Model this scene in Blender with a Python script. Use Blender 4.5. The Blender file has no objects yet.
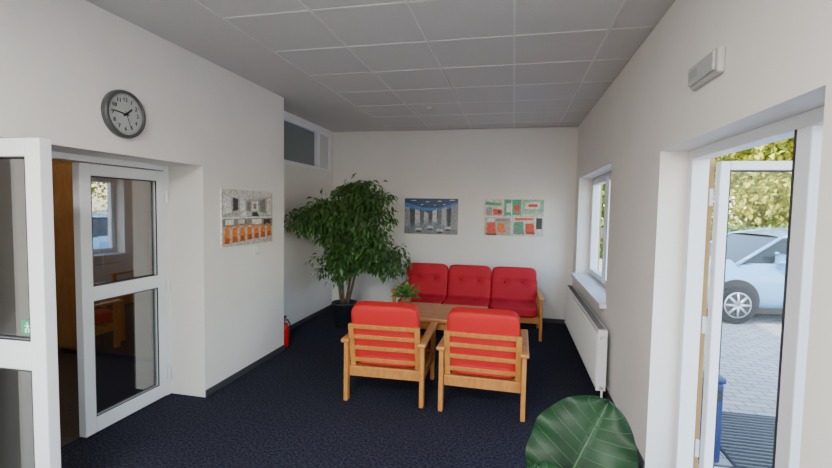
import bpy, bmesh, math, random
from mathutils import Vector, Matrix, Euler
random.seed(7)
scene=bpy.context.scene
# ------------------------------------------------------------------ materials
MATS={}
def mat(name,col,rough=.6,noise=0,nscale=20,bump=0,bscale=200,metal=0,emit=None,spec=.5,island=None,coat=0):
    if name in MATS: return MATS[name]
    m=bpy.data.materials.new(name);m.use_nodes=True
    nt=m.node_tree;b=nt.nodes["Principled BSDF"]
    b.inputs["Base Color"].default_value=(*col,1);b.inputs["Roughness"].default_value=rough
    b.inputs["Metallic"].default_value=metal
    b.inputs["Specular IOR Level"].default_value=spec
    b.inputs["Coat Weight"].default_value=coat
    tc=nt.nodes.new("ShaderNodeTexCoord")
    if noise:
        n=nt.nodes.new("ShaderNodeTexNoise");n.inputs["Scale"].default_value=nscale;n.inputs["Detail"].default_value=4
        nt.links.new(tc.outputs["Object"],n.inputs["Vector"])
        r=nt.nodes.new("ShaderNodeValToRGB")
        r.color_ramp.elements[0].position=.3;r.color_ramp.elements[1].position=.7
        r.color_ramp.elements[0].color=(*[c*(1-noise) for c in col],1)
        r.color_ramp.elements[1].color=(*[min(1,c*(1+noise)) for c in col],1)
        nt.links.new(n.outputs["Fac"],r.inputs[0]);nt.links.new(r.outputs[0],b.inputs["Base Color"])
    if island:
        g=nt.nodes.new("ShaderNodeNewGeometry");r=nt.nodes.new("ShaderNodeValToRGB")
        r.color_ramp.elements[0].color=(*col,1);r.color_ramp.elements[1].color=(*island,1)
        nt.links.new(g.outputs["Random Per Island"],r.inputs[0]);nt.links.new(r.outputs[0],b.inputs["Base Color"])
    if bump:
        n=nt.nodes.new("ShaderNodeTexNoise");n.inputs["Scale"].default_value=bscale
        nt.links.new(tc.outputs["Object"],n.inputs["Vector"])
        bp=nt.nodes.new("ShaderNodeBump");bp.inputs["Strength"].default_value=bump;bp.inputs["Distance"].default_value=.004
        nt.links.new(n.outputs["Fac"],bp.inputs["Height"]);nt.links.new(bp.outputs[0],b.inputs["Normal"])
    if emit:
        b.inputs["Emission Color"].default_value=(*col,1);b.inputs["Emission Strength"].default_value=emit
    MATS[name]=m;return m
def glass(name,tint=(.95,.98,.97),refl=.1):
    m=bpy.data.materials.new(name);m.use_nodes=True;nt=m.node_tree;nt.nodes.clear()
    o=nt.nodes.new("ShaderNodeOutputMaterial");mx=nt.nodes.new("ShaderNodeMixShader")
    t=nt.nodes.new("ShaderNodeBsdfTransparent");g=nt.nodes.new("ShaderNodeBsdfGlossy")
    t.inputs[0].default_value=(*tint,1);g.inputs["Roughness"].default_value=.02
    mx.inputs[0].default_value=refl
    nt.links.new(t.outputs[0],mx.inputs[1]);nt.links.new(g.outputs[0],mx.inputs[2]);nt.links.new(mx.outputs[0],o.inputs[0])
    return m
def woodmat(name,c1,c2,scale=6,rough=.4):
    m=bpy.data.materials.new(name);m.use_nodes=True;nt=m.node_tree;b=nt.nodes["Principled BSDF"]
    tc=nt.nodes.new("ShaderNodeTexCoord");mp=nt.nodes.new("ShaderNodeMapping");mp.inputs["Scale"].default_value=(scale,scale*.8,scale*.35)
    n=nt.nodes.new("ShaderNodeTexNoise");n.inputs["Scale"].default_value=5;n.inputs["Detail"].default_value=6;n.inputs["Distortion"].default_value=.6
    r=nt.nodes.new("ShaderNodeValToRGB");r.color_ramp.elements[0].color=(*c1,1);r.color_ramp.elements[1].color=(*c2,1)
    r.color_ramp.elements[0].position=.35;r.color_ramp.elements[1].position=.65
    nt.links.new(tc.outputs["Object"],mp.inputs[0]);nt.links.new(mp.outputs[0],n.inputs["Vector"])
    nt.links.new(n.outputs["Fac"],r.inputs[0]);nt.links.new(r.outputs[0],b.inputs["Base Color"])
    b.inputs["Roughness"].default_value=rough
    return m
WALL=mat("wall_paint",(.83,.80,.765),.85,noise=.02,nscale=3,bump=.15,bscale=350)
WALLB=mat("back_room_paint",(.62,.62,.56),.85)
OCHRE=mat("ochre_paint",(.45,.27,.12),.7)
UPVC=mat("white_upvc",(.82,.84,.88),.35)
GASKET=mat("dark_gasket",(.03,.03,.035),.6)
CHROME=mat("brushed_metal",(.6,.6,.62),.3,metal=1)
BASE=mat("baseboard_grey",(.05,.05,.06),.6)
WOOD=woodmat("beech_wood",(.48,.19,.04),(.58,.25,.06))
TWOOD=woodmat("table_wood",(.44,.16,.045),(.52,.21,.065),3,.35)
CABW=woodmat("cabinet_wood",(.28,.14,.055),(.36,.19,.08),3,.45)
RED=mat("crimson_fabric",(.54,.005,.020),.7,bump=.3,bscale=500)
RED2=mat("red_fabric",(.58,.008,.010),.7,bump=.3,bscale=500)
REDB=mat("red_button",(.25,.004,.010),.6)
GREYP=mat("grey_plastic",(.58,.58,.56),.5)
GLASS=glass("clear_glass",(.97,.98,.98),refl=.012)
DGLASS=glass("door_glass",(.66,.69,.70),.30)
def carpet():
    m=bpy.data.materials.new("navy_carpet");m.use_nodes=True;nt=m.node_tree;b=nt.nodes["Principled BSDF"];b.inputs["Roughness"].default_value=.95
    b.inputs["Specular IOR Level"].default_value=.15
    tc=nt.nodes.new("ShaderNodeTexCoord")
    n=nt.nodes.new("ShaderNodeTexNoise");n.inputs["Scale"].default_value=60;n.inputs["Detail"].default_value=5;n.inputs["Roughness"].default_value=.85
    n2=nt.nodes.new("ShaderNodeTexNoise");n2.inputs["Scale"].default_value=1.3
    r=nt.nodes.new("ShaderNodeValToRGB");e=r.color_ramp.elements
    e[0].position=.42;e[0].color=(.004,.005,.013,1);e[1].position=.68;e[1].color=(.068,.072,.108,1)
    x=nt.nodes.new("ShaderNodeMix");x.data_type='RGBA';x.blend_type='MULTIPLY';x.inputs[0].default_value=.35
    nt.links.new(tc.outputs["Object"],n.inputs["Vector"]);nt.links.new(tc.outputs["Object"],n2.inputs["Vector"])
    nt.links.new(n.outputs["Fac"],r.inputs[0]);nt.links.new(r.outputs[0],x.inputs[6]);nt.links.new(n2.outputs["Fac"],x.inputs[7])
    nt.links.new(x.outputs[2],b.inputs["Base Color"])
    bp=nt.nodes.new("ShaderNodeBump");bp.inputs["Strength"].default_value=.5;bp.inputs["Distance"].default_value=.005
    nt.links.new(n.outputs["Fac"],bp.inputs["Height"]);nt.links.new(bp.outputs[0],b.inputs["Normal"])
    return m
CARPET=carpet()
def pavers():
    m=bpy.data.materials.new("concrete_pavers");m.use_nodes=True;nt=m.node_tree;b=nt.nodes["Principled BSDF"];b.inputs["Roughness"].default_value=.9
    tc=nt.nodes.new("ShaderNodeTexCoord");br=nt.nodes.new("ShaderNodeTexBrick")
    br.inputs["Scale"].default_value=1;br.inputs["Brick Width"].default_value=.2;br.inputs["Row Height"].default_value=.1
    br.inputs["Mortar Size"].default_value=.006
    br.inputs["Color1"].default_value=(.48,.45,.42,1);br.inputs["Color2"].default_value=(.38,.36,.34,1);br.inputs["Mortar"].default_value=(.15,.14,.13,1)
    nt.links.new(tc.outputs["Object"],br.inputs["Vector"]);nt.links.new(br.outputs[0],b.inputs["Base Color"])
    return m
PAVE=pavers()
# ------------------------------------------------------------------ mesh builder
class MB:
    def __init__(s): s.bm=bmesh.new();s.mats=[]
    def mi(s,m):
        if m not in s.mats:s.mats.append(m)
        return s.mats.index(m)
    def merge(s,t,m,M=None,smooth=False):
        if M is not None: t.transform(M)
        i=s.mi(m)
        for f in t.faces:f.material_index=i;f.smooth=smooth
        me=bpy.data.meshes.new("tmp");t.to_mesh(me);t.free();s.bm.from_mesh(me);bpy.data.meshes.remove(me)
    def box(s,lo,hi,m,M=None,bev=0,seg=2):
        t=bmesh.new();bmesh.ops.create_cube(t,size=1)
        for v in t.verts: v.co=Vector([(lo[k]+hi[k])/2+v.co[k]*(hi[k]-lo[k]) for k in range(3)])
        if bev: bmesh.ops.bevel(t,geom=t.edges[:],offset=bev,segments=seg,affect='EDGES',profile=.5)
        s.merge(t,m,M)
    def cyl(s,p0,p1,r0,m,r1=None,seg=20,M=None,smooth=True):
        if r1 is None:r1=r0
        p0=Vector(p0);p1=Vector(p1);d=p1-p0
        t=bmesh.new();bmesh.ops.create_cone(t,cap_ends=True,segments=seg,radius1=r0,radius2=r1,depth=d.length)
        Q=Matrix.Translation((p0+p1)/2)@d.to_track_quat('Z','Y').to_matrix().to_4x4()
        t.transform(Q);s.merge(t,m,M,False)
    def tube(s,pts,rs,m,seg=8):
        t=bmesh.new();rings=[]
        n=len(pts)
        for i,p in enumerate(pts):
            p=Vector(p);d=(Vector(pts[min(i+1,n-1)])-Vector(pts[max(i-1,0)])).normalized()
            q=d.to_track_quat('Z','Y');r=rs[i] if isinstance(rs,(list,tuple)) else rs
            rings.append([t.verts.new(p+q@Vector((r*math.cos(a*2*math.pi/seg),r*math.sin(a*2*math.pi/seg),0))) for a in range(seg)])
        for i in range(n-1):
            for a in range(seg):
                b=(a+1)%seg;t.faces.new((rings[i][a],rings[i][b],rings[i+1][b],rings[i+1][a]))
        t.faces.new(rings[0][::-1]);t.faces.new(rings[-1])
        s.merge(t,m,None,True)
    def lathe(s,prof,m,center=(0,0,0),seg=32,M=None):
        t=bmesh.new();rings=[]
        for r,z in prof:
            rings.append([t.verts.new((center[0]+max(r,1e-4)*math.cos(a*2*math.pi/seg),center[1]+max(r,1e-4)*math.sin(a*2*math.pi/seg),center[2]+z)) for a in range(seg)])
        for i in range(len(prof)-1):
            for a in range(seg):
                b=(a+1)%seg;t.faces.new((rings[i][a],rings[i][b],rings[i+1][b],rings[i+1][a]))
        s.merge(t,m,M,True)
    def cushion(s,c,size,m,M=None,n=5,buttons=(),bm_=None,axis=1,sign=1,puff=.12):
        t=bmesh.new();bmesh.ops.create_cube(t,size=2);bmesh.ops.subdivide_edges(t,edges=t.edges[:],cuts=15,use_grid_fill=True)
        h=[x/2 for x in size]
        for v in t.verts:
            p=v.co.copy();mx=max(abs(x) for x in p)
            r=(sum(abs(x)**n for x in p))**(-1/n)*mx;q=p*r
            o=[k for k in range(3) if k!=axis]
            q[axis]*=1+puff*(1-q[o[0]]**2)*(1-q[o[1]]**2)
            w=Vector([q[k]*h[k] for k in range(3)])
            if q[axis]*sign>.5:
                for b in buttons:
                    d2=(w[o[0]]-b[0])**2+(w[o[1]]-b[1])**2
                    w[axis]-=sign*(.034*math.exp(-d2/.0018)+.010*math.exp(-(w[o[1]]-b[1])**2/.0004))
            v.co=w+Vector(c)
        s.merge(t,m,M,True)
        for b in buttons:
            p=[0,0,0];o=[k for k in range(3) if k!=axis];p[o[0]]=b[0];p[o[1]]=b[1];p[axis]=sign*(h[axis]*(1+puff*.8)-.032)
            t=bmesh.new();bmesh.ops.create_uvsphere(t,u_segments=12,v_segments=8,radius=.014)
            for v in t.verts:v.co+=Vector(p)+Vector(c)
            s.merge(t,bm_ or m,M,True)
    def faces(s,vs,fs,m,smooth=False,M=None):
        t=bmesh.new();V=[t.verts.new(v) for v in vs]
        for f in fs:t.faces.new([V[i] for i in f])
        s.merge(t,m,M,smooth)
    def text(s,body,size,m,M,ext=.001):
        c=bpy.data.curves.new("t","FONT");c.body=body;c.size=size;c.extrude=ext;c.align_x='CENTER';c.align_y='CENTER'
        o=bpy.data.objects.new("t",c);scene.collection.objects.link(o);bpy.context.view_layer.update()
        dg=bpy.context.evaluated_depsgraph_get();me=bpy.data.meshes.new_from_object(o.evaluated_get(dg))
        t=bmesh.new();t.from_mesh(me);bpy.data.objects.remove(o);s.merge(t,m,M)
    def obj(s,name,loc=(0,0,0),rz=0):
        me=bpy.data.meshes.new(name);s.bm.to_mesh(me);s.bm.free()
        for m in s.mats:me.materials.append(m)
        o=bpy.data.objects.new(name,me);scene.collection.objects.link(o);o.location=loc;o.rotation_euler=(0,0,rz);return o
# ------------------------------------------------------------------ dims
H=2.775;XL=-2.463;XA=-2.79;XR=.84;YB=6.48;YN=-3.2;YC=4.38
b=MB();b.box((XA-.06,YN,-.12),(XR+.24,YB+.02,0),CARPET);b.obj("floor")
TILE=mat("ceiling_tile",(.64,.63,.615),.9,noise=.03,nscale=90,bump=.2,bscale=300);TBAR=mat("ceiling_tbar",(.74,.74,.73),.6)
b=MB();b.box((XA-.1,YN-.1,H+.006),(XR+.3,YB+.1,H+.2),TILE)
for k in range(-1,4):
    x=-1.23+.6*k
    b.box((x-.008,YN,H+.001),(x+.008,YB,H+.01),TBAR)
y=2.5-.6*9
while y<YB:
    b.box((-1.83,y-.008,H+.0015),(XR,y+.008,H+.01),TBAR);y+=.6
b.box((XA,YN,H),(-1.83,YB,H+.01),TILE)
b.obj("ceiling")
# left wall with door opening
DY0,DY1,DZ=1.50,3.10,1.915
b=MB()
b.box((XA,YN,0),(XL,DY0,H),WALL);b.box((XA,DY1,0),(XL,YC,H),WALL);b.box((XA,DY0,DZ),(XL,DY1,H),WALL)
b.obj("wall_left")
WY0,WY1,WZ0,WZ1=4.55,6.36,2.13,2.71
b=MB()
X0,X1=XA-.12,XA
b.box((X0,YC-.2,0),(X1,YB+.1,WZ0),WALL);b.box((X0,YC-.2,WZ1),(X1,YB+.1,H),WALL)
b.box((X0,YC-.2,WZ0),(X1,WY0,WZ1),WALL);b.box((X0,WY1,WZ0),(X1,YB+.1,WZ1),WALL)
b.box((X0,YN,0),(X1,DY0-.02,H),WALL);b.box((X0,DY1+.02,0),(X1,YC-.2,H),WALL);b.box((X0,DY0-.02,DZ+.02),(X1,DY1+.02,H),WALL)
b.obj("wall_alcove")
FG=mat("frosted_glass",(.16,.19,.19),.25)
b=MB()
def frameYZ(b,x0,x1,y0,y1,z0,z1,w,m,bev=.004):
    b.box((x0,y0,z0),(x1,y0+w,z1),m,bev=bev);b.box((x0,y1-w,z0),(x1,y1,z1),m,bev=bev)
    b.box((x0,y0+w,z0),(x1,y1-w,z0+w),m,bev=bev);b.box((x0,y0+w,z1-w),(x1,y1-w,z1),m,bev=bev)
frameYZ(b,XA-.06,XA+.012,WY0,5.92,WZ0,WZ1,.05,UPVC);b.box((XA-.04,WY0+.04,WZ0+.04),(XA-.03,5.88,WZ1-.04),FG)
frameYZ(b,XA-.06,XA+.012,5.92,WY1,WZ0,WZ1,.05,UPVC);b.box((XA-.04,5.96,WZ0+.04),(XA-.02,WY1-.04,WZ1-.04),mat("white_panel",(.62,.61,.57),.6))
b.obj("window_3")
b=MB();b.box((XA-.12,YB,0),(XR+.3,YB+.2,H),WALL);b.obj("wall_back")
b=MB();b.box((XA-.12,YN-.2,0),(-1.9,YN,H),WALL);b.box((.3,YN-.2,0),(XR+.3,YN,H),WALL)
b.box((-1.9,YN-.2,0),(.3,YN,.8),WALL);b.box((-1.9,YN-.2,2.4),(.3,YN,H),WALL);b.obj("wall_front")
b=MB();
for x0,x1 in((-1.9,-.8),(-.8,.3)):
    b.box((x0,YN-.12,.8),(x0+.06,YN-.05,2.4),UPVC);b.box((x1-.06,YN-.12,.8),(x1,YN-.05,2.4),UPVC)
    b.box((x0,YN-.12,.8),(x1,YN-.05,.86),UPVC);b.box((x0,YN-.12,2.34),(x1,YN-.05,2.4),UPVC)
    b.box((x0+.05,YN-.09,.85),(x1-.05,YN-.085,2.35),GLASS)
b.obj("window_4")
# right wall
EY0,EY1,EZ=1.46,2.87,1.965
RY0,RY1,RZ0,RZ1=4.22,6.18,.76,2.04
FAC=mat("mustard_facade",(.56,.34,.13),.85,noise=.05,nscale=8)
def rightwall(b,x0,x1,m,z0,z1,e=0):
    segs=[(YN-.2,-2.6,None),(-2.6,-.4,(.8,2.3)),(-.4,EY0+e,None),(EY0+e,EY1-e,(z0,EZ-e)),(EY1-e,RY0+e,None),(RY0+e,RY1-e,(RZ0+e,RZ1-e)),(RY1-e,YB+.2,None)]
    for a,c,op in segs:
        if op is None:b.box((x0,a,z0),(x1,c,z1),m)
        else:
            if op[0]>z0:b.box((x0,a,z0),(x1,c,op[0]),m)
            b.box((x0,a,op[1]),(x1,c,z1),m)
b=MB();rightwall(b,XR,XR+.24,WALL,0,H);b.obj("wall_right")
b=MB();rightwall(b,XR+.24,XR+.29,FAC,-.15,H+.25);b.obj("wall_exterior")
b=MB();b.box((XA-2.9,YN-.3,H+.2),(XR+.6,YB+.3,H+.45),FAC);b.obj("roof_slab")
b=MB();fx0,fx1=XR+.18,XR+.26
for y0,y1 in((RY0,5.2),(5.2,RY1)):
    frameYZ(b,fx0,fx1,y0,y1,RZ0,RZ1,.055,UPVC);frameYZ(b,fx0-.02,fx1-.02,y0+.045,y1-.045,RZ0+.045,RZ1-.045,.05,UPVC)
    b.box((fx0+.02,y0+.08,RZ0+.08),(fx0+.03,y1-.08,RZ1-.08),GLASS)
    b.box((fx0-.05,y0+.07,1.3),(fx0-.02,y0+.09,1.42),UPVC)
b.obj("window_1")
b=MB();frameYZ(b,XR+.14,XR+.2,-2.6,-.4,.8,2.3,.06,UPVC);b.box((XR+.14,-1.53,.8),(XR+.2,-1.47,2.3),UPVC);b.box((XR+.16,-2.56,.84),(XR+.165,-.44,2.26),GLASS);b.obj("window_2")
b=MB();b.box((XR-.06,RY0-.05,RZ0-.03),(XR,RY1+.05,RZ0+.012),UPVC,bev=.006);b.box((XR-.01,RY0+.002,RZ0+.001),(XR+.175,RY1-.002,RZ0+.012),UPVC);b.obj("trim_windowsill")
def bb(name,lo,hi):
    b=MB();b.box(lo,hi,BASE,bev=.003);b.obj(name)
bb("baseboard_left",(XL,DY1,0),(XL+.012,YC,.06));bb("baseboard_left_near",(XL,YN,0),(XL+.012,DY0,.06))
bb("baseboard_alcove",(XA,YC,0),(XA+.012,YB,.06));bb("baseboard_back",(XA+.012,YB-.012,0),(XR-.012,YB,.06))
bb("baseboard_right",(XR-.012,EY1,0),(XR,YB,.06));bb("baseboard_right_near",(XR-.012,YN,0),(XR,EY0,.06))
# ------------------------------------------------------------------ left double door
def leafmesh(w,h,st=.095,mid=(.93,1.03),bot=.12,th=.06,gl=DGLASS):
    b=MB()
    b.box((0,-th/2,.01),(st,th/2,h),UPVC,bev=.005);b.box((w-st,-th/2,.01),(w,th/2,h),UPVC,bev=.005)
    b.box((st,-th/2,.01),(w-st,th/2,bot),UPVC,bev=.005);b.box((st,-th/2,h-st),(w-st,th/2,h),UPVC,bev=.005)
    if mid: b.box((st,-th/2,mid[0]),(w-st,th/2,mid[1]),UPVC,bev=.005)
    zs=[(bot,mid[0]),(mid[1],h-st)] if mid else [(bot,h-st)]
    for z0,z1 in zs:
        b.box((st-.005,-.004,z0-.005),(w-st+.005,.004,z1+.005),gl)
        for sy in(-1,1):
            y0,y1=sorted((sy*th*.32,sy*(th/2-.003)))
            g=.006
            b.box((st,y0,z0),(st+g,y1,z1),GASKET);b.box((w-st-g,y0,z0),(w-st,y1,z1),GASKET)
            b.box((st,y0,z0),(w-st,y1,z0+g),GASKET);b.box((st,y0,z1-g),(w-st,y1,z1),GASKET)
    for z in(.2,h*.5,h-.2):
        b.cyl((-.01,th/2+.008,z-.05),(-.01,th/2+.008,z+.05),.011,UPVC)
    return b
XD=-2.83
b=MB()
b.box((XD-.04,DY0-.02,0),(XD+.04,DY0+.05,DZ+.02),UPVC,bev=.004);b.box((XD-.04,DY1-.05,0),(XD+.04,DY1+.02,DZ+.02),UPVC,bev=.004)
b.box((XD-.04,DY0+.05,DZ-.04),(XD+.04,DY1-.05,DZ+.02),UPVC,bev=.004);b.obj("trim_door_frame_left")
b=leafmesh(.715,DZ-.05,st=.08);o=b.obj("door_1",(XD+.02,DY1-.055,0),math.radians(-90))
b=leafmesh(.665,DZ-.02,mid=(.80,.94),st=.085)
GRN=mat("sign_green",(.02,.35,.16),.5);WHT=mat("sign_white",(.85,.87,.85),.5)
for sy in(-1,1):
    def q(x0,x1,z0,z1,m,k): 
        y0,y1=sorted((sy*(.005+.0005*k),sy*(.006+.0005*k)));b.box((.50+x0,y0,.965+z0),(.50+x1,y1,.965+z1),m)
    q(0,.06,.0,.07,GRN,0);q(.03,.04,.03,.05,WHT,1);q(.03,.038,.052,.06,WHT,1);q(.02,.05,.04,.045,WHT,1);q(.02,.03,.01,.03,WHT,1);q(.038,.046,.012,.03,WHT,1)
b.obj("door_2",(XD+.04,1.60,0),math.radians(2))
# adjoining room
b=MB();rx0,rx1,ry0,ry1=-5.6,XA-.12,.4,4.2
b.box((rx0-.1,ry0,0),(rx0,ry1,H),OCHRE);b.box((rx0,ry0-.1,0),(rx1,ry0,H),WALLB);b.box((rx0,ry1,0),(rx1,ry1+.1,H),OCHRE)
b.box((rx0,ry0,H),(rx1,ry1,H+.1),WALLB);b.obj("wall_side_room")
b=MB();b.box((rx0,ry0,-.1),(XA-.06,ry1,0),mat("brown_floor",(.05,.04,.04),.6,noise=.3,nscale=40));b.obj("floor_side_room")
b=MB();b.box((-.6,-.25,.05),(.6,.25,2.0),CABW,bev=.004)
for x in(-.58,.01):
    b.box((x,-.27,.08),(x+.57,-.25,1.97),CABW,bev=.004);b.cyl((x+(.52 if x<0 else .05),-.29,.95),(x+(.52 if x<0 else .05),-.29,1.1),.008,CHROME)
b.box((-.58,-.23,0),(.58,.23,.06),BASE);b.obj("wooden_wardrobe",(-4.1,3.90,0))
b=MB();b.box((-.35,-.6,.7),(.35,.6,.74),CABW,bev=.005)
for x in(-.3,.3):
    for yy in(-.55,.55):b.box((x-.025,yy-.025,0),(x+.025,yy+.025,.7),CABW)
b.box((-.3,-.55,.55),(.3,.55,.7),CABW);b.obj("side_room_desk",(-5.1,2.3,0))
# ------------------------------------------------------------------ entrance door (right)
XE=1.04
b=MB()
b.box((XE-.05,EY1-.065,0),(XE+.04,EY1,EZ),UPVC,bev=.004)
b.box((XE-.05,EY0,0),(XE+.04,EY0+.075,EZ),UPVC,bev=.004)
b.box((XE-.05,EY0+.075,EZ-.055),(XE+.04,EY1-.065,EZ),UPVC,bev=.004)
b.box((XE-.05,1.775,0),(XE+.02,1.86,EZ-.055),UPVC,bev=.004)
b.box((XE-.02,EY0+.07,.1),(XE-.01,1.78,EZ-.05),GLASS);b.box((XE-.05,EY0+.07,0),(XE+.04,1.78,.1),UPVC)
b.box((XE-.053,1.862,0),(XE+.02,1.868,EZ-.055),GASKET)
b.box((XE-.03,EY0,0),(XE+.1,EY1,.015),CHROME)
b.obj("trim_door_frame_entrance")
b=leafmesh(.93,EZ-.075,st=.05,mid=None,bot=.11,gl=GLASS);b.obj("door_3",(1.12,2.80,0.005),math.radians(2))
# ------------------------------------------------------------------ seating
def seat(n,pw,name,loc,rz,red):
    b=MB();w=n*pw/2+.035
    for s in(-1,1):
        x=s*w
        def bx(xa,xb,ya,yb,za,zb,bev=.006,M=None):b.box((x+xa,ya,za),(x+xb,yb,zb),WOOD,bev=bev,M=M)
        bx(-.018,.018,-.335,-.275,0,.50);bx(-.018,.018,.27,.33,0,.50)
        bx(-.034,.034,-.37,.36,.50,.53,.01)
        bx(-.014,.014,-.28,.28,.20,.27)
    w2=w-.018
    b.box((-w2,.25,.20),(w2,.275,.285),WOOD,bev=.005);b.box((-w2,-.29,.20),(w2,-.262,.285),WOOD,bev=.005)
    for i in range(5): b.box((-w2,-.2+.1*i,.262),(w2,-.16+.1*i,.275),WOOD)
    M=Matrix.Translation((0,-.235,.285))@Matrix.Rotation(math.radians(13),4,'X')
    for k in range(n+1):
        x=-n*pw/2+k*pw; x=max(-w2+.024,min(w2-.024,x))
        b.box((x-.022,-.03,-.06),(x+.022,.0,.38),WOOD,M=M,bev=.005)
    for z in(.04,.15,.25,.342):
        b.box((-w2+.01,-.024,z),(w2-.01,-.006,z+.034),WOOD,M=M,bev=.004)
    for k in range(n):
        cx=(-(n-1)/2+k)*pw
        b.cushion((cx,.060,.268),(pw-.004,.13,.54),red,M=M,n=8,buttons=((-pw*.2,.06),(pw*.2,.06)),bm_=REDB,axis=1,sign=1)
        b.cushion((cx,.045,.345),(pw-.006,.62,.13),red,n=7,buttons=((-pw*.2,.02),(pw*.2,.02)),bm_=REDB,axis=2,sign=1)
    return b.obj(name,loc,rz)
seat(3,.60,"three_seat_sofa",(-.57,5.82,0),math.pi,RED)
seat(1,.565,"armchair",(-1.01,3.68,0),math.radians(2),RED2)
seat(1,.565,"armchair.001",(-.20,3.67,0),math.radians(-1),RED2)
b=MB();tx,ty=.50,.35
b.box((-tx,-ty,.50),(tx,ty,.54),TWOOD,bev=.008)
for sx in(-1,1):
    for sy in(-1,1):b.box((sx*(tx-.07)-.028,sy*(ty-.07)-.028,0),(sx*(tx-.07)+.028,sy*(ty-.07)+.028,.5),WOOD,bev=.005)
    b.box((sx*(tx-.07)-.012,-ty+.08,.42),(sx*(tx-.07)+.012,ty-.08,.5),WOOD)
for sy in(-1,1):b.box((-tx+.08,sy*(ty-.07)-.012,.42),(tx-.08,sy*(ty-.07)+.012,.5),WOOD)
b.obj("coffee_table",(-.74,4.46,0))
# ------------------------------------------------------------------ leaves
LEAF=mat("ficus_leaf",(.018,.062,.016),.38,island=(.075,.19,.035))
BARK=mat("bark",(.13,.09,.06),.9,noise=.3,nscale=40)
SOIL=mat("soil",(.03,.02,.015),1)
def add_leaf(V,Fc,p,d,L,W,fold=.25):
    d=d.normalized();up=Vector((0,0,1));s=d.cross(up)
    if s.length<.05:s=Vector((1,0,0))
    s.normalize();s=(Matrix.Rotation(random.uniform(-.9,.9),3,d)@s);nn=s.cross(d)
    i=len(V);m=p+d*L*.45
    V+= [p,m+s*W*.5+nn*W*fold,p+d*L-nn*L*.1,m-s*W*.5+nn*W*fold,m]
    Fc+= [(i,i+1,i+4),(i+1,i+2,i+4),(i+2,i+3,i+4),(i+3,i,i+4)]
def bez(a,c,d,n=8):
    return [a*(1-t)**2+c*2*t*(1-t)+d*t*t for t in [k/(n-1) for k in range(n)]]
def ficus():
    b=MB();O=Vector((-2.2,5.52,0))
    PT=mat("dark_planter",(.03,.035,.045),.45)
    b.lathe([(0,0),(.125,0),(.165,.30),(.175,.30),(.175,.325),(.155,.325),(.15,.29),(0,.285)],PT,center=O)
    b.lathe([(0,.291),(.15,.29)],SOIL,center=O)
    blobs=[((-1.98,5.42,1.38),(.54,.48,.54),76),((-2.48,5.15,1.50),(.30,.40,.26),36),((-1.50,5.38,1.04),(.32,.34,.30),36),((-1.90,5.45,1.80),(.48,.36,.22),36),((-2.2,5.3,1.0),(.38,.36,.36),26),((-2.6,4.85,1.47),(.12,.22,.18),12)]
    stems=[]
    for k in range(4):
        a=k*1.6;p0=O+Vector((.04*math.cos(a),.04*math.sin(a),.28))
        top=Vector((-2.1+.25*math.cos(a),5.45+.2*math.sin(a),1.55+.08*k))
        pts=bez(p0,(p0+top)/2+Vector((.08*math.sin(a),.08*math.cos(a),0)),top,10)
        b.tube(pts,[.02-.0014*i for i in range(10)],BARK);stems.append(pts)
    V=[];Fc=[]
    for c,r,nt in blobs:
        for _ in range(nt):
            while True:
                q=Vector([random.uniform(-1,1) for _ in range(3)])
                if .5<q.length<1:break
            e=Vector([c[i]+q[i]*r[i] for i in range(3)])
            e.x=max(e.x,-2.70);e.y=min(e.y,6.1)
            st=random.choice(stems);s0=min(st[3:],key=lambda p:abs(p.z-(e.z-.15)));
            mid=(s0+e)/2+Vector((0,0,.18));e2=e+Vector((0,0,-.08))
            pts=bez(s0,mid,e2,9);b.tube(pts,[.006-.0005*i for i in range(9)],BARK,seg=5)
            for j in range(27):
                t=random.uniform(.35,1);k=t*8;i=min(7,int(k));p=pts[i].lerp(pts[i+1],k-i)
                tw=Vector((random.gauss(0,1),random.gauss(0,1),random.gauss(-.25,.6))).normalized()
                p=p+tw*random.uniform(.01,.08);p.x=max(p.x,-2.72)
                d=tw+Vector((0,0,-.75));
                L=random.uniform(.07,.115)
                if p.x+d.normalized().x*L<-2.77: d.x=abs(d.x)
                add_leaf(V,Fc,p,d,L,L*.42)
    b.faces(V,Fc,LEAF);return b.obj("potted_ficus_tree")
ficus()
b=MB();O=Vector((0,0,0));b.lathe([(0,0),(.045,0),(.06,.09),(.052,.09),(.05,.08),(0,.078)],mat("terracotta_pot",(.25,.1,.05),.7))
V=[];Fc=[]
for i in range(110):
    a=random.uniform(0,6.28);el=random.uniform(.0,1.3);d=Vector((math.cos(a)*math.cos(el),math.sin(a)*math.cos(el),math.sin(el)))
    add_leaf(V,Fc,Vector((0,0,.08))+d*random.uniform(.01,.12),d+Vector((0,0,-.2)),random.uniform(.06,.09),.035)
b.faces(V,Fc,mat("houseplant_leaf",(.04,.13,.02),.4,island=(.12,.28,.05)));b.obj("small_potted_plant",(-1.14,4.68,.54))
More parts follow.
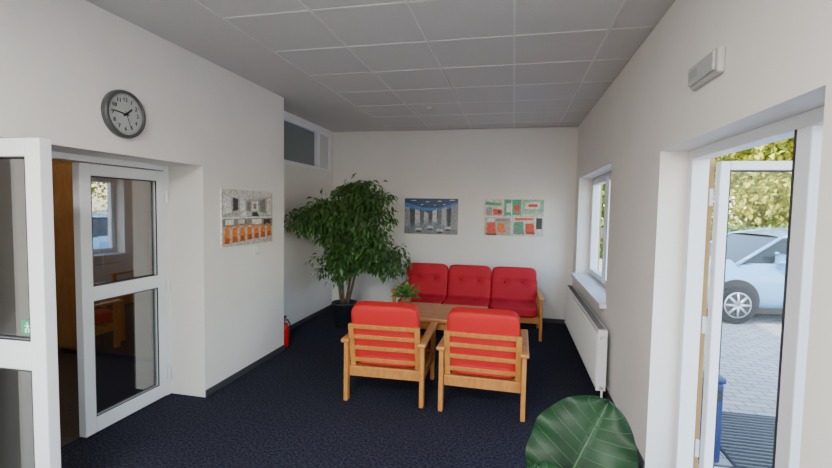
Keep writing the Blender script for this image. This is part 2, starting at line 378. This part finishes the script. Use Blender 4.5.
# foreground plant
BL=mat("broad_leaf",(.005,.026,.009),.5,noise=.35,nscale=9,spec=.22);VE=mat("leaf_vein",(.030,.10,.032),.5)
def bigleaf(b,c,ax,nrm,L,W,bend=.05,droop=.10):
    ax=Vector(ax).normalized();nrm=Vector(nrm);nrm=(nrm-ax*nrm.dot(ax)).normalized();sd=ax.cross(nrm)
    nu,nv=40,18;V=[];Fc=[]
    def P(t,s):
        tt=min(1,max(0,t));wv=W*.5*max(0,math.sin(math.pi*tt**1.08))**.55 if 0<tt<1 else 0
        lobes=-.10*L*(abs(s)**1.2)*(1-t)**3
        x=s*wv
        h=-bend*(t-.35)**2*3*L-droop*W*abs(s)**2.2*(.6+.4*t)+.20*W*abs(s)*(1-.35*abs(s))+.014*math.sin(t*24+(1.2 if s>0 else 0))*abs(s)**2
        h+=.004*math.sin((t-.28*abs(s))*2*math.pi/.09)*abs(s)*(1-abs(s))*2
        return c+ax*(L*(t-.5)+lobes)+sd*x+nrm*h
    for i in range(nu+1):
        for j in range(nv+1):V.append(P(i/nu,-1+2*j/nv))
    for i in range(nu):
        for j in range(nv):
            a=i*(nv+1)+j;Fc.append((a,a+1,a+nv+2,a+nv+1))
    b.faces(V,Fc,BL,smooth=True)
    b.tube([P(i/20*.97,0)+nrm*.001 for i in range(1,21)],[.0042-.00015*i for i in range(20)],VE,seg=6)
    for t0 in [.08+.085*k for k in range(10)]:
        for s in(-1,1):
            b.tube([P(min(.97,t0+.11*k/6),s*.95*k/6)+nrm*.0010 for k in range(7)],[.0015-.00014*k for k in range(7)],VE,seg=4)
    return P(0.02,0)
b=MB();PO=Vector((.33,1.30,0))
b.lathe([(0,0),(.13,0),(.17,.28),(.18,.28),(.18,.31),(.16,.31),(.155,.27),(0,.265)],mat("white_planter",(.6,.6,.58),.4),center=PO)
b.lathe([(0,.271),(.155,.27)],SOIL,center=PO)
for c,ax,n,L,W in[((.212,1.33,.878),(.50,.25,1),(-.50,-1,.0),.37,.30),((.125,1.10,.875),(-.45,.1,.8),(.1,-.9,.45),.20,.14),((.50,1.22,.56),(.6,-.2,.7),(0,-.7,.7),.26,.18),((.36,1.5,.62),(.1,.8,.6),(0,-.4,.9),.26,.18)]:
    p=bigleaf(b,Vector(c),ax,n,L,W)
    b.tube(bez(PO+Vector((0,0,.26)),PO+Vector(((p.x-PO.x)*.3,(p.y-PO.y)*.3,.2+p.z*.5)),p,8),.006,VE)
b.obj("potted_rubber_plant")
# ------------------------------------------------------------------ clock
b=MB();DK=mat("clock_rim",(.07,.075,.075),.35);FACE=mat("clock_face",(.42,.44,.42),.5);INK=mat("clock_ink",(.01,.01,.01),.5)
b.lathe([(0,0),(.15,0),(.152,.02),(.146,.038),(.132,.04),(.128,.026)],DK,seg=48);b.lathe([(.0,.024),(.13,.024)],FACE,seg=48)
for k in range(12):
    a=math.radians(90-30*(k+1));b.text(str(k+1),.036,INK,Matrix.Translation((.092*math.cos(a),.092*math.sin(a),.0255)))
for k in range(60):
    a=math.radians(6*k);M=Matrix.Rotation(a,4,'Z');l=.012 if k%5==0 else .006;b.box((.124-l,-.0012,.025),(.124,.0012,.026),INK,M=M)
def hand(deg,l,w,z):
    M=Matrix.Rotation(math.radians(-deg),4,'Z');b.box((-w/2,-.02,z),(w/2,l,z+.002),INK,M=M)
hand(50,.060,.010,.028);hand(276,.090,.007,.031);hand(160,.095,.002,.034);b.cyl((0,0,.026),(0,0,.037),.007,INK)
o=b.obj("wall_clock");o.matrix_world=Matrix.Translation((XL,2.36,2.17))@Matrix(((0,0,1,0),(1,0,0,0),(0,1,0,0),(0,0,0,1)))
# ------------------------------------------------------------------ pictures
def pm(c): return mat("print_%02d_%02d_%02d"%tuple(int(x*99) for x in c),c,.45,noise=.35,nscale=45)
def picture(name,w,h,bg,shapes,M):
    b=MB();b.box((-w/2,-h/2,0),(w/2,h/2,.014),pm((.72,.72,.7)));b.box((-w/2+.003,-h/2+.003,.014),(w/2-.003,h/2-.003,.015),pm(bg))
    for k,sh in enumerate(shapes):
        c=sh[-1];p=sh[0] if len(sh)==2 else [(sh[0],sh[1]),(sh[2],sh[1]),(sh[2],sh[3]),(sh[0],sh[3])]
        z=.0152+.0001*k
        b.faces([(-w/2+.004+x*(w-.008),-h/2+.004+y*(h-.008),z) for x,y in p],[tuple(range(len(p)))],pm(c))
    o=b.obj(name);o.matrix_world=M
ML=Matrix(((0,0,1,0),(1,0,0,0),(0,1,0,0),(0,0,0,1)))
MBK=Matrix(((1,0,0,0),(0,0,-1,0),(0,1,0,0),(0,0,0,1)))
OR=(.80,.20,.02);DKc=(.04,.04,.045);W1=(.74,.73,.70);G1=(.42,.40,.37);G2=(.22,.21,.20)
r=[(0,.5,1,1,G1),([(0,1),(0,.9),(.35,.82),(.7,.86),(1,.92),(1,1)],(.62,.60,.56)),([(0,.5),(.3,.62),(.75,.62),(1,.5)],(.50,.47,.43)),
 ([(.02,.56),(.02,.92),(.16,.86),(.16,.6)],W1),([(.19,.62),(.19,.86),(.28,.84),(.28,.64)],DKc),([(.31,.62),(.31,.82),(.42,.82),(.42,.62)],W1),(.45,.62,.52,.80,G2),(.55,.63,.68,.80,W1),(.58,.66,.64,.76,(.3,.2,.15)),
 ([(.72,.6),(.72,.82),(.84,.86),(.84,.58)],G2),([(.87,.56),(.87,.86),(.98,.9),(.98,.54)],(.66,.62,.52)),([(.3,.52),(.36,.62),(.44,.62),(.46,.52)],W1),([(.55,.52),(.56,.6),(.66,.6),(.70,.52)],DKc),
 (0,0,1,.485,(.52,.47,.42)),([(0,.485),(0,.34),(.45,.36),(1,.30),(1,.485)],(.26,.24,.23)),(.05,.38,.2,.47,W1),(.28,.39,.4,.47,(.6,.58,.5)),([(.55,.37),(.55,.47),(.75,.47),(.75,.36)],W1),(.8,.36,.95,.46,DKc),(0,.485,1,.51,W1)]
for i in range(7):
    x=.02+.14*i;y=.05+.012*i;s=1-.05*i
    r+=[([(x,y),(x+.02,y+.28*s),(x+.10,y+.28*s),(x+.105,y+.12),(x+.12,y)],OR),([(x+.02,y),(x+.03,y+.10),(x+.09,y+.10),(x+.1,y)],(.35,.10,.03))]
for i in range(6):
    x=.08+.15*i;r+=[([(x,.32),(x+.01,.38),(x+.07,.38),(x+.08,.32)],(.75,.24,.05))]
picture("picture_collage",.81,.515,(.7,.7,.68),r,Matrix.Translation((XL,3.715,1.49))@ML)
r=[(0,0,1,1,(.10,.13,.17)),([(0,.60),(0,1),(1,1),(1,.60)],(.03,.07,.17)),([(.0,.74),(.35,.66),(.65,.66),(1,.76),(1,.92),(.65,.74),(.35,.74),(0,.90)],(.07,.20,.48)),([(0,0),(0,.28),(.35,.42),(.65,.42),(1,.28),(1,0)],(.20,.23,.27))]
for x,y,wd in[(.12,.93,.10),(.40,.90,.07),(.62,.92,.08),(.84,.95,.10),(.3,.82,.05),(.55,.81,.04),(.72,.83,.05)]:r+=[([(x,y),(x+wd,y),(x+wd*.9,y+.02),(x+.01,y+.02)],(.62,.70,.78))]
for x0,x1,y0,y1,c in[(.0,.10,.18,.78,.34),(.12,.19,.26,.72,.07),(.20,.29,.28,.70,.52),(.31,.36,.34,.66,.12),(.37,.45,.36,.64,.46),(.47,.52,.38,.62,.06),(.53,.61,.37,.65,.56),(.63,.69,.34,.66,.16),(.70,.79,.28,.72,.42),(.81,.86,.25,.70,.05),(.88,1,.16,.80,.28)]:
    k=.05 if x0<.5 else -.05
    r+=[([(x0,y0),(x0,y1),(x1,y1-k),(x1,y0+k*.6)],(c,c*1.03,c*1.08)),([(x0,y0),(x1,y0+k*.6),(x1,y0-.05),(x0,y0-.09)],(c*.45+.08,c*.47+.1,c*.5+.13))]
for x,y in[(.2,.10),(.42,.16),(.6,.08),(.75,.15)]:r+=[([(x,y),(x+.02,y+.07),(x+.12,y+.07),(x+.14,y)],(.50,.53,.56)),([(x+.02,y-.05),(x+.03,y),(x+.11,y),(x+.12,y-.05)],(.04,.05,.06))]
picture("picture_exhibition_hall",.82,.54,(.05,.1,.2),r,Matrix.Translation((-1.21,YB,1.49))@MBK)
RD=(.72,.07,.03);GN=(.07,.40,.22)
r=[(0,0,1,1,(.58,.56,.52)),([(0,.75),(0,1),(.3,1),(.42,.85),(.35,.72)],(.68,.66,.6)),([(0,.84),(0,.94),(.28,.9),(.28,.82)],GN),(.02,.55,.12,.78,(.3,.28,.25)),([(.14,.56),(.14,.74),(.3,.72),(.3,.58)],RD),
 ([(.33,.55),(.33,1),(.62,1),(.62,.58)],GN),([(.37,.66),(.37,.88),(.47,.9),(.47,.64)],W1),(.5,.68,.6,.84,RD),([(.64,.6),(.64,1),(1,1),(1,.66)],(.30,.52,.36)),([(.68,.74),(.7,.92),(.94,.95),(.94,.76)],W1),(.74,.8,.9,.88,RD),
 ([(0,0),(0,.5),(.45,.52),(.45,0)],(.45,.38,.33)),([(.03,.05),(.04,.34),(.18,.36),(.2,.05)],RD),([(.22,.08),(.23,.33),(.34,.34),(.36,.08)],(.75,.16,.04)),(.04,.38,.16,.48,W1),(.2,.4,.4,.46,G2),
 ([(.47,0),(.47,.55),(1,.58),(1,0)],(.62,.62,.58)),([(.5,.1),(.5,.38),(.66,.4),(.68,.1)],(.10,.30,.18)),([(.7,.12),(.7,.34),(.84,.36),(.86,.12)],RD),([(.88,.2),(.88,.5),(.98,.52),(.98,.2)],DKc),([(.52,.42),(.52,.52),(.84,.54),(.84,.44)],(.70,.12,.05)),(.45,0,.465,1,W1),(0,.5,1,.525,W1),
 ([(.03,.0),(.02,.05),(.22,.05),(.2,.0)],DKc),([(.5,.04),(.5,.10),(.68,.10),(.70,.04)],G2),([(.72,.05),(.7,.12),(.86,.12),(.86,.05)],(.35,.05,.03)),(.22,.62,.27,.70,DKc),(.52,.6,.6,.66,G2)]
picture("picture_interior",.83,.53,(.5,.5,.5),r,Matrix.Translation((.005,YB,1.495))@MBK)
b=MB();b.box((0,-.04,-.04),(.01,.04,.04),GREYP,bev=.004);b.box((.01,-.028,-.03),(.014,.028,.03),WHT,bev=.002);b.obj("light_switch",(XL,3.86,1.17))
b=MB();b.box((-.03,-.15,-.055),(0,.15,.055),GREYP,bev=.01);b.box((-.045,-.135,-.042),(-.03,.135,.042),mat("diffuser",(.46,.48,.47),.3),bev=.006)
b.box((-.047,.02,-.02),(-.045,.12,.02),mat("label_grey",(.38,.40,.39),.5));b.obj("emergency_light",(XR,2.23,2.245))
# radiator
b=MB();RW=mat("radiator_white",(.80,.80,.78),.4)
y0,y1=3.80,6.05
b.box((-.085,y0,.12),(-.07,y1,.62),RW,bev=.004);b.box((-.03,y0,.12),(-.015,y1,.62),RW,bev=.004)
yy=y0+.03
while yy<y1-.03: b.box((-.092,yy,.15),(-.083,yy+.018,.59),RW,bev=.003);yy+=.036
b.box((-.088,y0,.615),(-.012,y1,.628),RW);b.box((-.088,y0-.003,.12),(-.012,y0+.003,.625),RW);b.box((-.088,y1-.003,.12),(-.012,y1+.003,.625),RW)
yy=y0+.03
while yy<y1-.03: b.box((-.078,yy,.629),(-.025,yy+.012,.632),BASE);yy+=.04
b.cyl((-.05,y0-.05,.15),(-.05,y0+.02,.15),.012,CHROME);b.cyl((-.05,y0-.05,0),(-.05,y0-.05,.15),.009,RW);b.cyl((-.05,y0-.05,.56),(-.05,y0+.02,.56),.02,RW)
b.obj("radiator",(XR-.045,0,0))
# fire extinguisher
b=MB();ER=mat("extinguisher_red",(.65,.01,.01),.25)
b.lathe([(0,0),(.065,0),(.07,.01),(.07,.22),(.055,.26),(.022,.28),(.02,.29),(0,.29)],ER)
b.cyl((0,0,.285),(0,0,.31),.018,ER);b.box((-.012,-.02,.31),(.012,.07,.32),ER);b.box((-.01,-.02,.33),(.01,.07,.338),GASKET)
b.tube([Vector(p) for p in((.02,0,.3),(.06,0,.31),(.09,0,.26),(.085,0,.2),(.08,0,.1))],.008,GASKET)
b.obj("fire_extinguisher",(-2.545,4.50,0))
b=MB();b.lathe([(0,-.035),(.03,-.035),(.045,-.02),(.05,0)],GREYP);b.obj("smoke_detector",(-.99,5.05,H))
FILLM=mat("added_fill_glow",(1,.98,.95),.5,emit=7)  # glowing panels and area lights added behind the camera to brighten the room
for i,(x,yy) in enumerate([(-.93,-.2),(-.93,-2.0)]):
    b=MB();b.box((-.6,-.3,-.02),(.6,.3,.0),UPVC);b.box((-.58,-.28,-.024),(.58,.28,-.02),FILLM);b.obj("added_fill_panel" if i==0 else "added_fill_panel.001",(x,yy,H))
    L=bpy.data.lights.new("added_fill_light","AREA");L.shape='RECTANGLE';L.size=1.1;L.size_y=.5;L.energy=130;L.color=(1,.98,.95)
    o=bpy.data.objects.new("added_fill_light",L);scene.collection.objects.link(o);o.location=(x,yy,H-.035)
b=MB();b.lathe([(0,-.09),(.10,-.08),(.15,-.03),(.15,0)],mat("side_fill_glow",(1,.85,.6),.5,emit=2));b.obj("added_side_fill_globe",(-4.2,2.4,H))  # globe and point light added out of view to light the side room
L=bpy.data.lights.new("added_side_fill_light","POINT");L.energy=20;L.shadow_soft_size=.12;L.color=(1,.87,.66);o=bpy.data.objects.new("added_side_fill_light",L);scene.collection.objects.link(o);o.location=(-4.2,2.4,H-.22)
# ------------------------------------------------------------------ outdoors
GZ=-.12
b=MB();b.box((XR+.29,-12,GZ-.2),(9,17,GZ),PAVE);b.obj("paved_forecourt")
b=MB();b.box((9.1,-12,GZ-.2),(14,17,GZ-.01),mat("asphalt",(.16,.16,.16),.9,noise=.2,nscale=30));b.obj("asphalt_road")
GRS=mat("grass",(.12,.19,.05),.95,noise=.4,nscale=3)
b=MB();b.box((-30,17,GZ-.3),(60,70,GZ-.02),GRS);b.box((14,-14,GZ-.3),(60,17,GZ-.02),GRS);b.obj("lawn_ground")
b=MB();b.box((9,-12,GZ-.1),(9.1,17,GZ+.05),mat("kerb_stone",(.5,.49,.46),.9));b.obj("trim_kerb")
b=MB();GR=mat("rubber_mat",(.03,.03,.033),.8)
b.box((-.5,-.6,0),(.5,.6,.012),GR)
for k in range(22):b.box((-.49,-.58+.053*k,.012),(.49,-.56+.053*k,.02),mat("mat_rib",(.10,.10,.105),.7))
b.obj("door_mat",(2.02,3.6,GZ))
b=MB();BB=mat("blue_plastic",(.015,.035,.16),.4)
b.box((-.07,-.07,.0),(.07,.07,.56),BB,bev=.015);b.box((-.08,-.08,.56),(.08,.08,.60),BB,bev=.012);b.box((-.05,-.082,.44),(.05,-.07,.52),GASKET);b.obj("blue_litter_bin",(1.37,3.38,GZ))
def car(name,loc,rz,paintcol):
    P=mat("paint_"+name,paintcol,.25,coat=.8);G=mat("car_glass",(.02,.03,.035),.08,spec=.3);TY=mat("tyre",(.015,.015,.015),.8);RM=mat("wheel_rim",(.55,.56,.58),.3,metal=.8)
    BK=mat("car_black_trim",(.02,.02,.02),.6)
    b=MB()
    st=[(-1.80,.35,.62,.62),(-1.74,.25,.74,.74),(-1.5,.2,.86,.80),(-1.05,.18,.95,.82),(-.4,.18,.96,.83),(.5,.18,.99,.83),(1.3,.2,1.02,.81),(1.68,.24,1.0,.76),(1.78,.32,.9,.70)]
    def ring(x,zl,zb,w):
        return [(x,-w*.93,zl),(x,-w,zl+(zb-zl)*.35),(x,-w*.985,zl+(zb-zl)*.7),(x,-w*.93,zb),(x,-w*.6,zb+.03),(x,w*.6,zb+.03),(x,w*.93,zb),(x,w*.985,zl+(zb-zl)*.7),(x,w,zl+(zb-zl)*.35),(x,w*.93,zl)]
    V=[];Fc=[]
    for s in st:V+=ring(*s)
    for i in range(len(st)-1):
        for j in range(10):
            k=(j+1)%10;Fc.append((i*10+j,i*10+k,(i+1)*10+k,(i+1)*10+j))
    Fc.append(tuple(range(10)));Fc.append(tuple((len(st)-1)*10+j for j in range(9,-1,-1)))
    b.faces(V,Fc,P,smooth=True)
    gx=[(-1.15,.93),(-.42,1.36),(.2,1.46),(1.0,1.43),(1.62,1.0)]
    wb,wr=.77,.60
    def W(z):return wb+(wr-wb)*(z-.93)/.53
    V=[];Fc=[]
    for x,z in gx:V+=[(x,-W(z),z),(x,W(z),z)]
    for i in range(4):Fc.append((2*i,2*i+1,2*i+3,2*i+2))
    Fc.append((0,2,4,6,8));Fc.append((9,7,5,3,1))
    b.faces(V,Fc,G)
    def strip(p,q,w):
        b.tube([Vector(p),Vector(q)],w,P,seg=6)
    V=[];Fc=[]
    rp=[(-.42,1.37),(.2,1.475),(1.0,1.445)]
    for x,z in rp:V+=[(x,-W(z)-.005,z),(x,-W(z)*.5,z+.02),(x,W(z)*.5,z+.02),(x,W(z)+.005,z)]
    for i in range(2):
        for j in range(3):Fc.append((4*i+j,4*i+j+1,4*i+j+5,4*i+j+4))
    b.faces(V,Fc,P,smooth=True)
    for s in(-1,1):
        pt=lambda x,z:(x,s*(W(z)+.002),z)
        for i in range(4):strip(pt(*gx[i]),pt(*gx[i+1]),.028)
        strip(pt(.28,.97),pt(.25,1.46),.03);strip(pt(1.15,.98),pt(.95,1.43),.05)
        b.box((-.62,s*.80-.05,.98),(-.45,s*.80+.12*s+.05,1.12),P,bev=.03)
        b.box((-.45+.0,s*.825-.004,.2),(-.44,s*.825+.008,.95),BK);b.box((.36,s*.825-.004,.2),(.37,s*.825+.008,.97),BK)
        b.box((.12,s*.82-.01,.80),(.30,s*.82+.015,.83),BK,bev=.004);b.box((-1.1,s*.80-.02,.17),(1.1,s*.80+.03,.26),BK,bev=.01)
        for x in(-1.15,1.2):
            y=s*.80
            b.cyl((x,y-s*.10,.36),(x,y+s*.028,.36),.34,BK,seg=36)
            b.cyl((x,y-s*.1,.302),(x,y+s*.045,.302),.30,TY,seg=36);b.cyl((x,y,.30),(x,y+s*.05,.30),.205,GASKET,seg=32)
            b.lathe([(.205,0),(.205,.012),(.185,.012)],RM,M=Matrix.Translation((x,y+s*.046,.30))@Matrix.Rotation(-s*math.pi/2,4,'X'))
            for k in range(8):
                a=k*math.pi/4;b.tube([Vector((x,y+s*.055,.30)),Vector((x+.19*math.cos(a),y+s*.055,.30+.19*math.sin(a)))],[.028,.02],RM,seg=6)
            b.cyl((x,y,.30),(x,y+s*.075,.30),.045,RM)
        b.cushion((-1.66,s*.58,.72),(.22,.3,.14),mat("headlight",(.8,.85,.88),.1),n=3);b.cushion((1.70,s*.62,.85),(.16,.2,.26),mat("taillight",(.5,.02,.02),.2),n=3)
    b.box((-1.83,-.35,.36),(-1.76,.35,.52),BK,bev=.01);b.box((-1.845,-.25,.42),(-1.825,.25,.52),WHT)
    return b.obj(name,loc,rz)
car("car",(4.48,8.70,GZ),math.radians(8),(.15,.35,.56))
car("car.001",(4.0,14.0,GZ),math.radians(70),(.03,.04,.06))
car("car.002",(6.9,11.8,GZ),math.radians(10),(.5,.5,.52))
TL=mat("autumn_leaf",(.13,.20,.015),.6,island=(.48,.42,.04))
TG=mat("green_leaf",(.04,.10,.015),.6,island=(.20,.30,.05))
def tree(name,loc,h,r,m,n=3600):
    b=MB();b.tube([Vector((0,0,0)),Vector((.1,0,h*.4)),Vector((0,.1,h*.85))],[.16,.12,.04],BARK)
    V=[];Fc=[];cl=[]
    for _ in range(34):
        a=random.uniform(0,6.28);rr=r*math.sqrt(random.random());z=random.uniform(.14,1)*h
        k=math.sin(math.pi*min(1,max(.15,(z/h+.15)/1.18)));cl.append(Vector((rr*k*math.cos(a),rr*k*math.sin(a),z)))
        b.tube([Vector((0,0,z*.6)),cl[-1]],[.04,.01],BARK,seg=5)
    for _ in range(n):
        c=random.choice(cl);p=c+Vector([max(-r*.45,min(r*.45,random.gauss(0,r*.2))) for _ in range(3)]);p.z=max(p.z,.4)
        d=Vector((random.gauss(0,1),random.gauss(0,1),random.gauss(-.3,1)));add_leaf(V,Fc,p,d,.30,.20)
    b.faces(V,Fc,m);b.obj(name,(loc[0],loc[1],GZ-.02))
tree("roadside_tree",(10.6,23.0,0),8,3.0,TL,9000);tree("roadside_tree.001",(17.5,24.0,0),10,3.6,TL,7000);tree("roadside_tree.002",(18.8,13,0),8,3,TL)
tree("roadside_tree.003",(4.0,23,0),7,2.4,TG,6000);tree("roadside_tree.004",(19,5,0),8,3,TG);tree("roadside_tree.005",(19,-3,0),8,3,TL);tree("roadside_tree.006",(9.5,34,0),13,4.5,TG,9000);tree("roadside_tree.007",(14.5,30,0),12,4.2,TG,9000);tree("roadside_tree.008",(22,34,0),14,4.8,TG,8000)
b=MB();V=[];Fc=[]
b.box((-6,-.4,0),(10,.4,1.0),mat("hedge_core",(.02,.05,.01),.9))
for _ in range(11000):
    add_leaf(V,Fc,Vector((random.uniform(-6.1,10.1),random.uniform(-.5,.5),random.uniform(.2,1.3))),Vector((random.gauss(0,1),random.gauss(0,1),random.gauss(0,1))),.18,.11)
b.faces(V,Fc,TG);b.obj("boundary_hedge",(5,17.8,GZ-.02))
# ------------------------------------------------------------------ light
w=bpy.data.worlds.new("World");scene.world=w;w.use_nodes=True;nt=w.node_tree
sk=nt.nodes.new("ShaderNodeTexSky");sk.sky_type='NISHITA';sk.sun_disc=False;sk.sun_elevation=math.radians(42);sk.sun_rotation=math.radians(220);sk.air_density=1.3
nt.links.new(sk.outputs[0],nt.nodes["Background"].inputs[0]);nt.nodes["Background"].inputs[1].default_value=1.5
S=bpy.data.lights.new("sun","SUN");S.energy=7.5;S.angle=.01;S.color=(1,.92,.80);so=bpy.data.objects.new("sun",S);scene.collection.objects.link(so)
so.rotation_euler=Vector((-.55,-.5,.8)).to_track_quat('Z','Y').to_euler();so.location=(0,0,12)
def portal(name,loc,rot,sx,sy):
    L=bpy.data.lights.new(name,"AREA");L.shape='RECTANGLE';L.size=sx;L.size_y=sy;L.cycles.is_portal=True
    o=bpy.data.objects.new(name,L);scene.collection.objects.link(o);o.location=loc;o.rotation_euler=rot
R90=math.radians(90)
portal("sky_portal_entrance",(XR+.295,(EY0+EY1)/2,EZ/2),(0,R90,0),EZ,EY1-EY0)
portal("sky_portal_window",(XR+.295,(RY0+RY1)/2,(RZ0+RZ1)/2),(0,R90,0),RZ1-RZ0,RY1-RY0)
portal("sky_portal_window_near",(XR+.295,-1.5,1.55),(0,R90,0),1.5,2.2)
portal("sky_portal_front",(-.8,YN-.19,1.6),(R90,0,0),2.2,1.6)
# ------------------------------------------------------------------ camera
f,yw,p,r=437.4,.2184,.0577,.0173
F=Vector((-math.sin(yw)*math.cos(p),math.cos(yw)*math.cos(p),-math.sin(p)));R=Vector((math.cos(yw),math.sin(yw),0));U=R.cross(F)
R2=R*math.cos(r)+U*math.sin(r);U2=U*math.cos(r)-R*math.sin(r)
cd=bpy.data.cameras.new("camera");cd.sensor_width=36;cd.lens=f*36/832;cd.clip_start=.05;cd.clip_end=300
co=bpy.data.objects.new("camera",cd);scene.collection.objects.link(co)
M=Matrix((( R2.x,U2.x,-F.x,0),(R2.y,U2.y,-F.y,0),(R2.z,U2.z,-F.z,1.6),(0,0,0,1)));co.matrix_world=M
scene.camera=co
